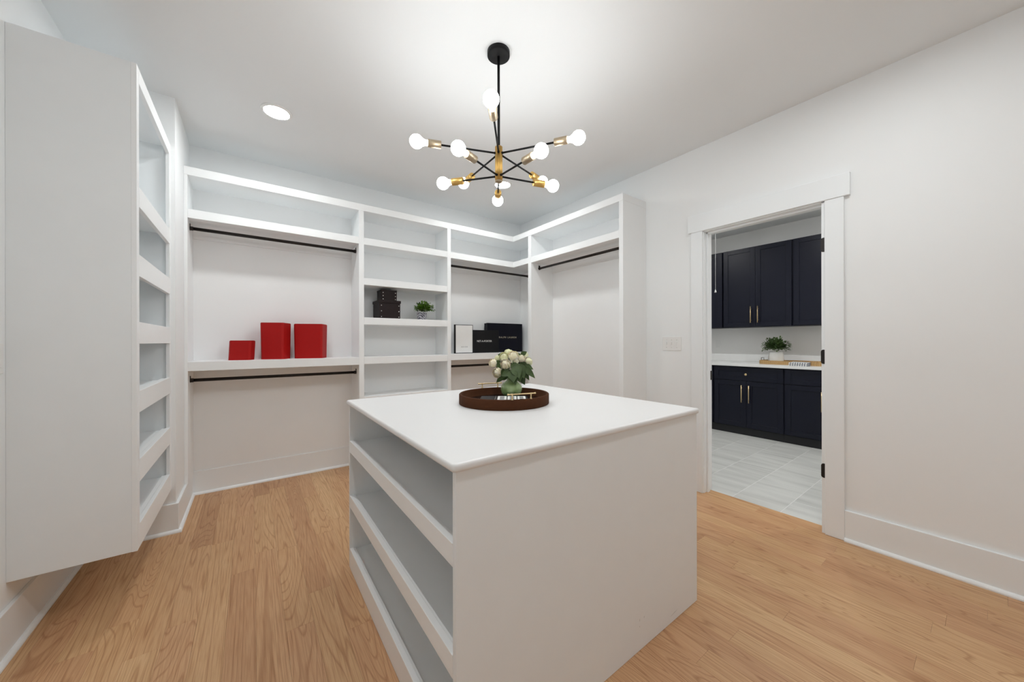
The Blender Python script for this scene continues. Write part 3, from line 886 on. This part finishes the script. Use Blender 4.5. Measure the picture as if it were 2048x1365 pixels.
bx('body', M_BOXBLK, b2, 2.062, 2.448, 3.605, 3.665, ZK1, 1.352, 0.0015)
bx('lid', M_BOXBLK, b2, 2.060, 2.450, 3.600, 3.630, ZK1, 1.356, 0.0015)
text_part('lettering', 'NET-A-PORTER', 0.030, M_INKW, b2, Vector((2.243, 3.5995, 1.2235)), RX, width=0.207)
b3 = thing('gift_box', 'large navy box with thin pale lettering, rightmost and tallest', 'box', (2.6, 3.715, ZK1), group='lettered boxes on the corner shelf')
bx('body', M_BOXNVY, b3, 2.334, 2.872, 3.680, 3.750, ZK1, 1.446, 0.0015)
bx('lid', M_BOXNVY, b3, 2.332, 2.874, 3.674, 3.705, ZK1, 1.449, 0.0015)
text_part('lettering', 'RALPH LAUREN', 0.030, M_INKY, b3, Vector((2.640, 3.6735, 1.2715)), RX, space=1.5, width=0.27)

# ------------------------------------------------------------------ tray on the island
TX, TY, TR = 1.052, 1.498, 0.231
tr = thing('serving_tray', 'round brown leather tray with brass handles on the island', 'tray', (TX, TY, ITOP))
bm = bmesh.new()
lathe_z(bm, TX, TY, [(0.0, ITOP), (TR - 0.002, ITOP), (TR, ITOP + 0.002), (TR, ITOP + 0.047), (TR - 0.003, ITOP + 0.050), (TR - 0.010, ITOP + 0.050), (TR - 0.013, ITOP + 0.047), (TR - 0.013, ITOP + 0.007), (0, ITOP + 0.007)], 96, cap=False)
for f in bm.faces: f.smooth = True
link('rim', bm, M_TRAYL, tr)
bm = bmesh.new(); lathe_z(bm, TX, TY, [(0.0, ITOP + 0.007), (TR - 0.0135, ITOP + 0.007), (TR - 0.0135, ITOP + 0.0095), (0, ITOP + 0.0095)], 96, cap=False); link('base', bm, M_TRAYB, tr)
TZ = ITOP + 0.0095
def handle(ang):
    d = Vector((math.sin(ang), math.cos(ang), 0)); s = Vector((d.y, -d.x, 0))
    c = Vector((TX, TY, 0)) + d * (TR - 0.0065)
    zr = ITOP + 0.050
    bm = bmesh.new()
    a = c - s * 0.072 + Vector((0, 0, zr + 0.024)); b = c + s * 0.072 + Vector((0, 0, zr + 0.024))
    lathe_along(bm, a, b, [(0, 0.0), (0.001, 0.0042), (0.005, 0.0046), (0.008, 0.003), (0.012, 0.003), (0.132, 0.003), (0.136, 0.003), (0.139, 0.0046), (0.143, 0.0042), (0.144, 0.0)], 12, cap=False)
    h = link('handle', bm, M_GOLD, tr)
    for k in (-1, 1):
        q = c + s * (0.047 * k)
        bm = bmesh.new()
        lathe_z(bm, q.x, q.y, [(0.0055, zr - 0.001), (0.0055, zr + 0.002), (0.003, zr + 0.004), (0.003, zr + 0.018), (0.0048, zr + 0.021), (0.0048, zr + 0.027), (0, zr + 0.028)], 12)
        link('handle_post', bm, M_GOLD, h)
hb = math.atan2(1.112 - TX, 1.751 - TY)
handle(math.radians(14)); handle(math.radians(14 + 180))

# black book with white block lettering lying in the tray
bk = thing('book', 'black book with white block print lying in the tray', 'book', (1.0475, 1.4955, TZ), rz=-YAW)
bm = bmesh.new(); box(bm, -0.121, 0.124, -0.075, 0.068, 0, 0.014, 0.0015); link('cover', bm, M_BOXBLK, bk, local=True)
bm = bmesh.new(); box(bm, -0.0445, -0.0425, -0.07, 0.064, 0.0139, 0.0145); link('foil_line', bm, M_RIVET, bk, local=True)
x = -0.031
for w_ in (0.046, 0.046, 0.042):
    bm = bmesh.new()
    for y in (-0.058, -0.022, 0.014, 0.046):
        box(bm, x, x + w_, y, y + 0.012, 0.0139, 0.0145)
    box(bm, x, x + 0.011, -0.058, 0.058, 0.0139, 0.0146); box(bm, x + w_ - 0.011, x + w_, -0.058, 0.058, 0.0139, 0.0146)
    link('white_print', bm, M_INKW, bk, local=True)
    x += w_ + 0.005

# ------------------------------------------------------------------ green vase
VX, VY = 1.168, 1.592
vs = thing('vase', 'squat glossy green glass vase standing in the tray', 'vase', (VX, VY, TZ))
bm = bmesh.new()
prof = [(0.0, 0.0), (0.034, 0.0), (0.044, 0.006), (0.056, 0.022), (0.0605, 0.040), (0.058, 0.058), (0.048, 0.074), (0.034, 0.084), (0.026, 0.090), (0.0245, 0.096), (0.027, 0.103), (0.0285, 0.105), (0.026, 0.105), (0.0225, 0.097), (0.023, 0.09), (0.03, 0.082), (0.05, 0.066), (0.056, 0.04), (0.04, 0.012), (0.0, 0.010)]
lathe_z(bm, VX, VY, [(r, TZ + z) for r, z in prof], 40, cap=False)
link('body', bm, M_VASE, vs)
bm = bmesh.new()
lathe_z(bm, VX, VY, [(0.0245, TZ + 0.0965), (0.0262, TZ + 0.0985), (0.0245, TZ + 0.1005), (0.0232, TZ + 0.0985), (0.0245, TZ + 0.0965)], 32, cap=False)
link('neck_ring', bm, M_VASE, vs)

# ------------------------------------------------------------------ roses
def rose_bloom(bm, c, axis, r, seed, open_=1.0):
    """layered cupped petals around an axis"""
    rg = random.Random(seed)
    axis = axis.normalized()
    t = Vector((0, 0, 1)) if abs(axis.z) < 0.9 else Vector((1, 0, 0))
    u = axis.cross(t).normalized(); w = axis.cross(u).normalized()
    layers = [(0.20, 3, 0.66, 72), (0.36, 4, 0.50, 66), (0.54, 5, 0.32, 60), (0.72, 6, 0.16, 54), (0.88, 6, 0.05, 46), (1.0, 7, 0.0, 34)]
    for li, (rr, n, lift, lend) in enumerate(layers):
        off = rg.uniform(0, 6.28)
        for k in range(n):
            a0 = off + 2 * math.pi * k / n
            span = 2 * math.pi / n * 0.85
            le = math.radians(lend + rg.uniform(-6, 6))
            grid = []
            for i in range(6):
                fi = i / 5
                rowv = []
                for j in range(6):
                    e_ = (j - 2.5) / 2.5
                    aj = a0 + e_ * span * (0.45 + 0.55 * math.sin(math.pi * min(1, fi * 0.7 + 0.15)))
                    lat = -math.pi / 2 + (fi - 0.22 * e_ * e_ * fi * fi) * (math.pi / 2 + le)
                    rad = r * rr * max(0.03, math.cos(lat)) * (1 + 0.035 * e_ + 0.02 * li * max(0, fi - 0.8) * 5)
                    h = r * (rr * 0.92 * math.sin(lat) + lift)
                    p = c + u * (rad * math.cos(aj)) + w * (rad * math.sin(aj)) + axis * h
                    rowv.append(bm.verts.new(p))
                grid.append(rowv)
            for i in range(5):
                for j in range(5):
                    f = bm.faces.new((grid[i][j], grid[i][j + 1], grid[i + 1][j + 1], grid[i + 1][j])); f.smooth = True
    bmesh.ops.create_uvsphere(bm, u_segments=10, v_segments=8, radius=r * 0.68, matrix=Matrix.Translation(c + axis * r * 0.06))

s_, c_ = math.sin(YAW), math.cos(YAW)
FWD = Vector((s_, c_, 0)); RGT = Vector((c_, -s_, 0))
VB = Vector((VX, VY, TZ + 0.10))
ZV = VB.dot(FWD); LV = VB.dot(RGT)
def vase_pt(dx, dz, depth):
    """offset to the right, height above the tray and depth behind the vase axis"""
    return Vector((VX, VY, TZ)) + RGT * dx + Vector((0, 0, dz)) + FWD * depth
roses = [
    # dx, dz, depth, radius, facing (right, up, toward viewer), label
    (-0.1031, 0.1855, -0.010, 0.0230, (-0.65, 0.45, 0.6), 'cream rose farthest to the left in the vase', M_PINK),
    (-0.0756, 0.1345, -0.035, 0.0280, (-0.45, 0.00, 0.9), 'low cream rose turned to the viewer at lower left', M_PINK),
    (-0.0325, 0.1830, -0.055, 0.0277, (-0.05, 0.15, 0.97), 'large cream rose facing forward at the centre of the bouquet', M_PINK),
    (-0.0418, 0.2205, -0.010, 0.0255, (-0.15, 0.55, 0.8), 'cream rose just above the forward-facing one', M_PETG),
    (-0.0785, 0.2145, 0.030, 0.0180, (-0.6, 0.7, 0.2), 'small half-hidden bud at the upper left', M_PETG),
    (-0.0165, 0.2455, 0.040, 0.0215, (0.0, 0.95, 0.2), 'greenish cream bud at the very top', M_PETG),
    (0.0124, 0.2270, -0.020, 0.0288, (0.10, 0.75, 0.6), 'largest cream rose at upper centre right', M_PINK),
    (0.0555, 0.2145, 0.000, 0.0237, (0.45, 0.75, 0.5), 'cream rose right of the largest one', M_PINK),
    (0.0800, 0.2330, 0.060, 0.0185, (0.6, 0.8, -0.2), 'pale bud at the upper right rear', M_PETG),
    (0.1010, 0.1925, 0.030, 0.0225, (0.9, 0.3, 0.25), 'greenish rose at the far right of the bouquet', M_PETG),
    (0.0200, 0.1950, 0.080, 0.0240, (0.1, 0.5, -0.8), 'cream rose at the back of the bouquet', M_PINK),
]
# leaves per stem: start (right, height above tray, toward viewer), direction (right, up, toward viewer), length, width factor
leaf_plan = {
    0: [(-0.055, 0.150, 0.01, -0.6, -0.05, 0.3, 0.050, 0.30), (-0.045, 0.168, 0.02, -0.7, 0.15, 0.3, 0.045, 0.32)],
    1: [(-0.020, 0.118, 0.02, -0.80, -0.10, 0.45, 0.062, 0.34), (-0.045, 0.112, 0.01, -0.75, -0.45, 0.3, 0.048, 0.30)],
    2: [(0.002, 0.150, 0.045, 0.15, -0.75, 0.45, 0.062, 0.48), (-0.030, 0.152, 0.04, -0.35, -0.65, 0.4, 0.050, 0.42), (-0.010, 0.140, 0.05, -0.65, -0.10, 0.5, 0.055, 0.36)],
    3: [(-0.035, 0.180, 0.0, -0.7, 0.05, 0.3, 0.050, 0.36), (-0.02, 0.160, 0.0, -0.5, -0.5, 0.5, 0.055, 0.4)],
    4: [(-0.06, 0.188, 0.0, -0.8, 0.0, 0.2, 0.042, 0.34)],
    5: [(0.015, 0.225, 0.0, 0.8, 0.35, 0.2, 0.045, 0.34), (-0.04, 0.225, -0.01, -0.7, 0.3, 0.1, 0.04, 0.34)],
    6: [(0.018, 0.172, 0.03, 0.35, -0.70, 0.5, 0.070, 0.46), (0.022, 0.190, 0.02, -0.1, -0.9, 0.45, 0.060, 0.42), (0.005, 0.135, 0.04, 0.30, -0.75, 0.4, 0.060, 0.46)],
    7: [(0.045, 0.180, 0.02, 0.35, -0.85, 0.3, 0.072, 0.34), (0.050, 0.165, 0.0, 0.75, -0.45, 0.2, 0.060, 0.32), (0.030, 0.150, 0.03, 0.25, -0.85, 0.4, 0.062, 0.42)],
    8: [(0.055, 0.228, 0.0, 0.5, 0.5, 0.1, 0.045, 0.30), (0.05, 0.18, -0.02, 0.8, -0.3, 0.0, 0.055, 0.36)],
    9: [(0.070, 0.160, 0.01, 0.80, -0.55, 0.15, 0.075, 0.24), (0.060, 0.150, 0.0, 0.62, -0.75, 0.1, 0.062, 0.28), (0.075, 0.170, -0.01, 0.9, -0.2, -0.1, 0.05, 0.30), (0.040, 0.128, 0.0, 0.55, -0.80, 0.15, 0.062, 0.40)],
    10: [(-0.01, 0.160, -0.04, -0.6, -0.3, -0.3, 0.055, 0.38), (0.03, 0.150, -0.05, 0.6, -0.4, -0.3, 0.060, 0.38), (0.0, 0.14, -0.03, -0.7, -0.5, 0.0, 0.06, 0.38)],
}
for i, (dx, dz, dp, r, fc, lab, mt) in enumerate(roses):
    c = vase_pt(dx, dz, dp)
    ax = (RGT * fc[0] + Vector((0, 0, fc[1])) - FWD * fc[2]).normalized()
    t = thing('rose', lab, 'flower', c, group='cream roses in the green vase')
    bm = bmesh.new(); rose_bloom(bm, c, ax, r, 40 + i); link('bloom', bm, mt, t)
    # stem: from the vase mouth, curving to the bloom
    a = vase_pt(dx * 0.10, 0.055, dp * 0.10); m = vase_pt(dx * 0.16, 0.112, dp * 0.16); e = c - ax * r * 0.7
    pts = []
    for k in range(9):
        f = k / 8
        pts.append(a * (1 - f) ** 2 * 1.0 + (m * 2 * f * (1 - f)) + e * f * f)
    # keep the lower part inside the neck
    bm = bmesh.new()
    for p, q in zip(pts[:-1], pts[1:]): tube(bm, p, q, 0.0016, 6)
    lathe_along(bm, e - ax * 0.004, e + ax, [(0, 0.0016), (0.003, r * 0.35), (0.006, r * 0.45), (0.007, 0.0)], 10)
    st = link('stem', bm, M_STEM, t)
    for j, (sx_, sz_, sy_, lx, lz, ly, ll, wf) in enumerate(leaf_plan.get(i, [])):
        base = vase_pt(sx_, sz_, -sy_)
        d = RGT * lx + Vector((0, 0, lz)) - FWD * ly
        d.normalize()
        bm = bmesh.new()
        # broad pointed leaf with a folded midrib
        side = d.cross(Vector((0.15, 0.1, 0.25)) - FWD)
        if side.length < 0.1: side = RGT.copy()
        side.normalize(); nr = side.cross(d).normalized()
        prev = None
        for k in range(8):
            f = k / 7
            wdt = ll * wf * math.sin(math.pi * min(1.0, f ** 0.75)) + 0.0004
            cen = base + d * (ll * f) - Vector((0, 0, 1)) * (ll * 0.22 * f * f)
            cur = [bm.verts.new(cen + side * wdt + nr * wdt * 0.3), bm.verts.new(cen), bm.verts.new(cen - side * wdt + nr * wdt * 0.3)]
            if prev:
                for q in (0, 1):
                    ff = bm.faces.new((prev[q], prev[q + 1], cur[q + 1], cur[q])); ff.smooth = True
            prev = cur
        near = min(pts[2:], key=lambda q: (q - base).length)
        if (near - base).length > 0.002: tube(bm, near, base, 0.0008, 5)
        lf = link('leaf', bm, M_LEAFD, st)

# ------------------------------------------------------------------ room beyond: cabinets
XBF = 5.13
def shaker(name, parent, x, y0, y1, z0, z1, fw=0.058, mat=M_NAVY):
    """framed door/drawer front facing -x; recessed flat panel; returns the front"""
    bm = bmesh.new()
    fh = min(fw, (z1 - z0) * 0.28)
    box(bm, x, x + 0.019, y0, y0 + fw, z0, z1, 0.0012)
    box(bm, x, x + 0.019, y1 - fw, y1, z0, z1, 0.0012)
    box(bm, x, x + 0.019, y0 + fw, y1 - fw, z0, z0 + fh, 0.0012)
    box(bm, x, x + 0.019, y0 + fw, y1 - fw, z1 - fh, z1, 0.0012)
    o = link(name, bm, mat, parent)
    bx('inset_panel', mat, o, x + 0.009, x + 0.017, y0 + fw - 0.002, y1 - fw + 0.002, z0 + fh - 0.002, z1 - fh + 0.002, 0)
    return o
def pull(parent, x, y, z0, z1):
    bm = bmesh.new()
    tube(bm, (x - 0.030, y, z0), (x - 0.030, y, z1), 0.0062, 12)
    for z in (z0 + 0.035, z1 - 0.035): tube(bm, (x - 0.030, y, z), (x, y, z), 0.0042, 10)
    link('pull', bm, M_GOLD, parent)['label'] = 'pale gold bar pull'
def base_cab(label, y0, y1, knob=True):
    t = thing('base_cabinet', label, 'cabinet', ((XBF + X2) / 2, (y0 + y1) / 2, 0), group='navy base cabinets')
    bx('body', M_NAVY, t, XBF + 0.020, X2 - 0.001, y0 + 0.0005, y1 - 0.0005, 0.001, 0.889, 0)
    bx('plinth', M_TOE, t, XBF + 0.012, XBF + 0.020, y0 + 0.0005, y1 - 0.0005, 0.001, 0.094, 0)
    ym = (y0 + y1) / 2
    d = shaker('drawer_front', t, XBF, y0 + 0.008, y1 - 0.008, 0.706, 0.874)
    if knob:
        bm = bmesh.new()
        lathe_along(bm, (XBF, ym, 0.787), (XBF - 1, ym, 0.787), [(0, 0.006), (0.012, 0.006), (0.016, 0.014), (0.022, 0.0155), (0.026, 0.012), (0.027, 0.0)], 20)
        link('knob', bm, M_GOLD, d)['label'] = 'round gold knob'
    a = shaker('door', t, XBF, ym + 0.0015, y1 - 0.008, 0.100, 0.698)
    b = shaker('door', t, XBF, y0 + 0.008, ym - 0.0015, 0.100, 0.698)
    pull(a, XBF, ym + 0.048, 0.423, 0.646); pull(b, XBF, ym - 0.036, 0.423, 0.646)
    return t
base_cab('navy base cabinet with two doors and a knobbed drawer, centred in the doorway', 1.476, 2.278)
base_cab('navy base cabinet at the left, mostly hidden by the door jamb', 2.278, 3.08)
base_cab('navy base cabinet at the right edge of the doorway, below the towel', 0.674, 1.476)
XUF = 5.40
def wall_cab(label, y0, y1):
    t = thing('wall_cabinet', label, 'cabinet', ((XUF + X2) / 2, (y0 + y1) / 2, 1.407), group='navy wall cabinets')
    bx('body', M_NAVY, t, XUF + 0.032, X2 - 0.001, y0 + 0.0005, y1 - 0.0005, 1.407, 2.488, 0)
    ym = (y0 + y1) / 2
    a = shaker('door', t, XUF, ym + 0.0015, y1 - 0.010, 1.414, 2.482)
    b = shaker('door', t, XUF, y0 + 0.010, ym - 0.0015, 1.414, 2.482)
    pull(a, XUF, ym + 0.046, 1.463, 1.684); pull(b, XUF, ym - 0.036, 1.463, 1.684)
wall_cab('navy wall cabinet with two doors and gold pulls in the middle of the doorway', 1.466, 2.272)
wall_cab('navy wall cabinet at the left edge of the doorway', 2.272, 3.078)
wall_cab('navy wall cabinet at the right edge of the doorway', 0.660, 1.466)
bm = bmesh.new(); box(bm, XBF - 0.026, X2 - 0.001, 0.674, 3.08, 0.890, 0.925, 0.003, 2)
tag(link('countertop', bm, M_QUARTZ), 'white quartz countertop on the navy base cabinets', 'countertop')
bm = bmesh.new(); box(bm, X2 - 0.021, X2 - 0.001, 0.674, 3.08, 0.9255, 1.028, 0.002)
tag(link('backsplash', bm, M_QUARTZ), 'low white quartz backsplash along the far wall', 'backsplash')
def outlet(y, z, label):
    t = thing('wall_outlet', label, 'outlet', (X2, y, z - 0.058), group='outlets above the counter')
    bx('plate', M_WHITEPL, t, X2 - 0.006, X2, y - 0.037, y + 0.037, z - 0.058, z + 0.058, 0.0015)
    for dz in (-0.02, 0.02):
        s = bx('socket', M_WHITEPL, t, X2 - 0.009, X2 - 0.006, y - 0.015, y + 0.015, z + dz - 0.014, z + dz + 0.014, 0.001)
outlet(2.48, 1.18, 'white wall outlet at the left above the far counter')
outlet(1.83, 1.18, 'white wall outlet behind the plant on the far counter')

# pull cord hanging beyond the door
pc = thing('pull_cord', 'thin white pull cord hanging in front of the navy wall cabinets', 'cord', (4.0, 1.755, 1.74))
bm = bmesh.new(); tube(bm, (4.0, 1.755, 1.765), (4.0, 1.755, ZC), 0.0022, 8); link('string', bm, M_CORD, pc)
bm = bmesh.new(); lathe_z(bm, 4.0, 1.755, [(0.0, 1.738), (0.0095, 1.739), (0.0095, 1.747), (0.005, 1.764), (0.0028, 1.772), (0, 1.773)], 16, cap=False); link('pull_bell', bm, M_WHITEPL, pc)

# woven tray
ZK = 0.925
wt = thing('woven_tray', 'shallow woven wicker tray on the far counter', 'tray', (5.42, 1.475, ZK))
bm = bmesh.new()
O = rrect(5.275, 5.575, 1.150, 1.800, 0.07); I = rrect(5.289, 5.561, 1.164, 1.786, 0.058)
n = len(O)
rg_ = [[bm.verts.new((x, y, z)) for x, y in P] for P, z in ((O, ZK), (O, ZK + 0.046), (I, ZK + 0.046), (I, ZK + 0.008))]
bm.faces.new(rg_[0][::-1]); bm.faces.new(rg_[3])
for i in range(3):
    for k in range(n): bm.faces.new((rg_[i][k], rg_[i][(k + 1) % n], rg_[i + 1][(k + 1) % n], rg_[i + 1][k]))
link('basket', bm, M_WEAVE, wt)
for ye, sg in ((1.793, 1), (1.157, -1)):
    bm = bmesh.new()
    for x in (5.38, 5.47): tube(bm, (x, ye, ZK + 0.044), (x, ye, ZK + 0.074), 0.003, 8)
    tube(bm, (5.377, ye, ZK + 0.074), (5.473, ye, ZK + 0.074), 0.0035, 8)
    link('handle', bm, M_BRONZE, wt)
# plant on the woven tray
fx, fy, fz = 5.43, 1.648, ZK + 0.008
fp = thing('potted_plant', 'bushy green plant in a white ceramic pot on the woven tray', 'plant', (fx, fy, fz))
bm = bmesh.new()
lathe_z(bm, fx, fy, [(0.0, fz), (0.078, fz), (0.080, fz + 0.003), (0.083, fz + 0.06), (0.076, fz + 0.130), (0.068, fz + 0.152), (0.064, fz + 0.152), (0.066, fz + 0.135), (0.0, fz + 0.135)], 36, cap=False)
link('pot', bm, M_CERAM, fp)
bm = bmesh.new(); lathe_z(bm, fx, fy, [(0.0, fz + 0.1355), (0.064, fz + 0.1355), (0.064, fz + 0.139), (0, fz + 0.141)], 24, cap=False); link('soil', bm, M_SOIL, fp)
bushy('leaves', fp, (fx, fy, fz + 0.205), 0.135, 0.150, 0.125, 1500, 0.030, [M_LEAFG, M_LEAFD, M_LEAFG], 9, hang=0.15)
# folded towel
tw = thing('folded_towel', 'folded grey and white striped towel on the far counter', 'towel', (5.19, 1.345, ZK))
for k, (z0, z1, sx) in enumerate(((0.0, 0.014, 0.0), (0.014, 0.027, 0.006), (0.027, 0.040, 0.014))):
    bm = bmesh.new()
    nx, ny = 8, 10
    top = []; bot = []
    for i in range(nx + 1):
        for j in range(ny + 1):
            x = 5.112 + sx + (5.268 - 5.112 - sx) * i / nx; y = 1.258 + 0.172 * j / ny
            wv = 0.0016 * math.sin(j * 1.3 + k) + 0.001 * math.sin(i * 1.7)
            sl = 0.006 * i / nx * (k + 1) / 3
            edge = 0.004 if i in (0, nx) or j in (0, ny) else 0.0
            top.append(bm.verts.new((x, y, ZK + z1 + wv * 0.5 + sl - edge)))
            bot.append(bm.verts.new((x, y, ZK + z0 + (wv * 0.5 + sl * k / 3 if k else 0) + edge * 0.4)))
    for i in range(nx):
        for j in range(ny):
            a, b, c, d = i * (ny + 1) + j, i * (ny + 1) + j + 1, (i + 1) * (ny + 1) + j + 1, (i + 1) * (ny + 1) + j
            f = bm.faces.new((top[a], top[d], top[c], top[b])); f.smooth = True
            bm.faces.new((bot[a], bot[b], bot[c], bot[d]))
    per = [j for j in range(ny + 1)] + [i * (ny + 1) + ny for i in range(1, nx + 1)] + [nx * (ny + 1) + j for j in range(ny - 1, -1, -1)] + [i * (ny + 1) for i in range(nx - 1, 0, -1)]
    for a, b in zip(per, per[1:] + per[:1]): bm.faces.new((top[a], top[b], bot[b], bot[a]))
    link('fold', bm, M_STRIPE, tw)
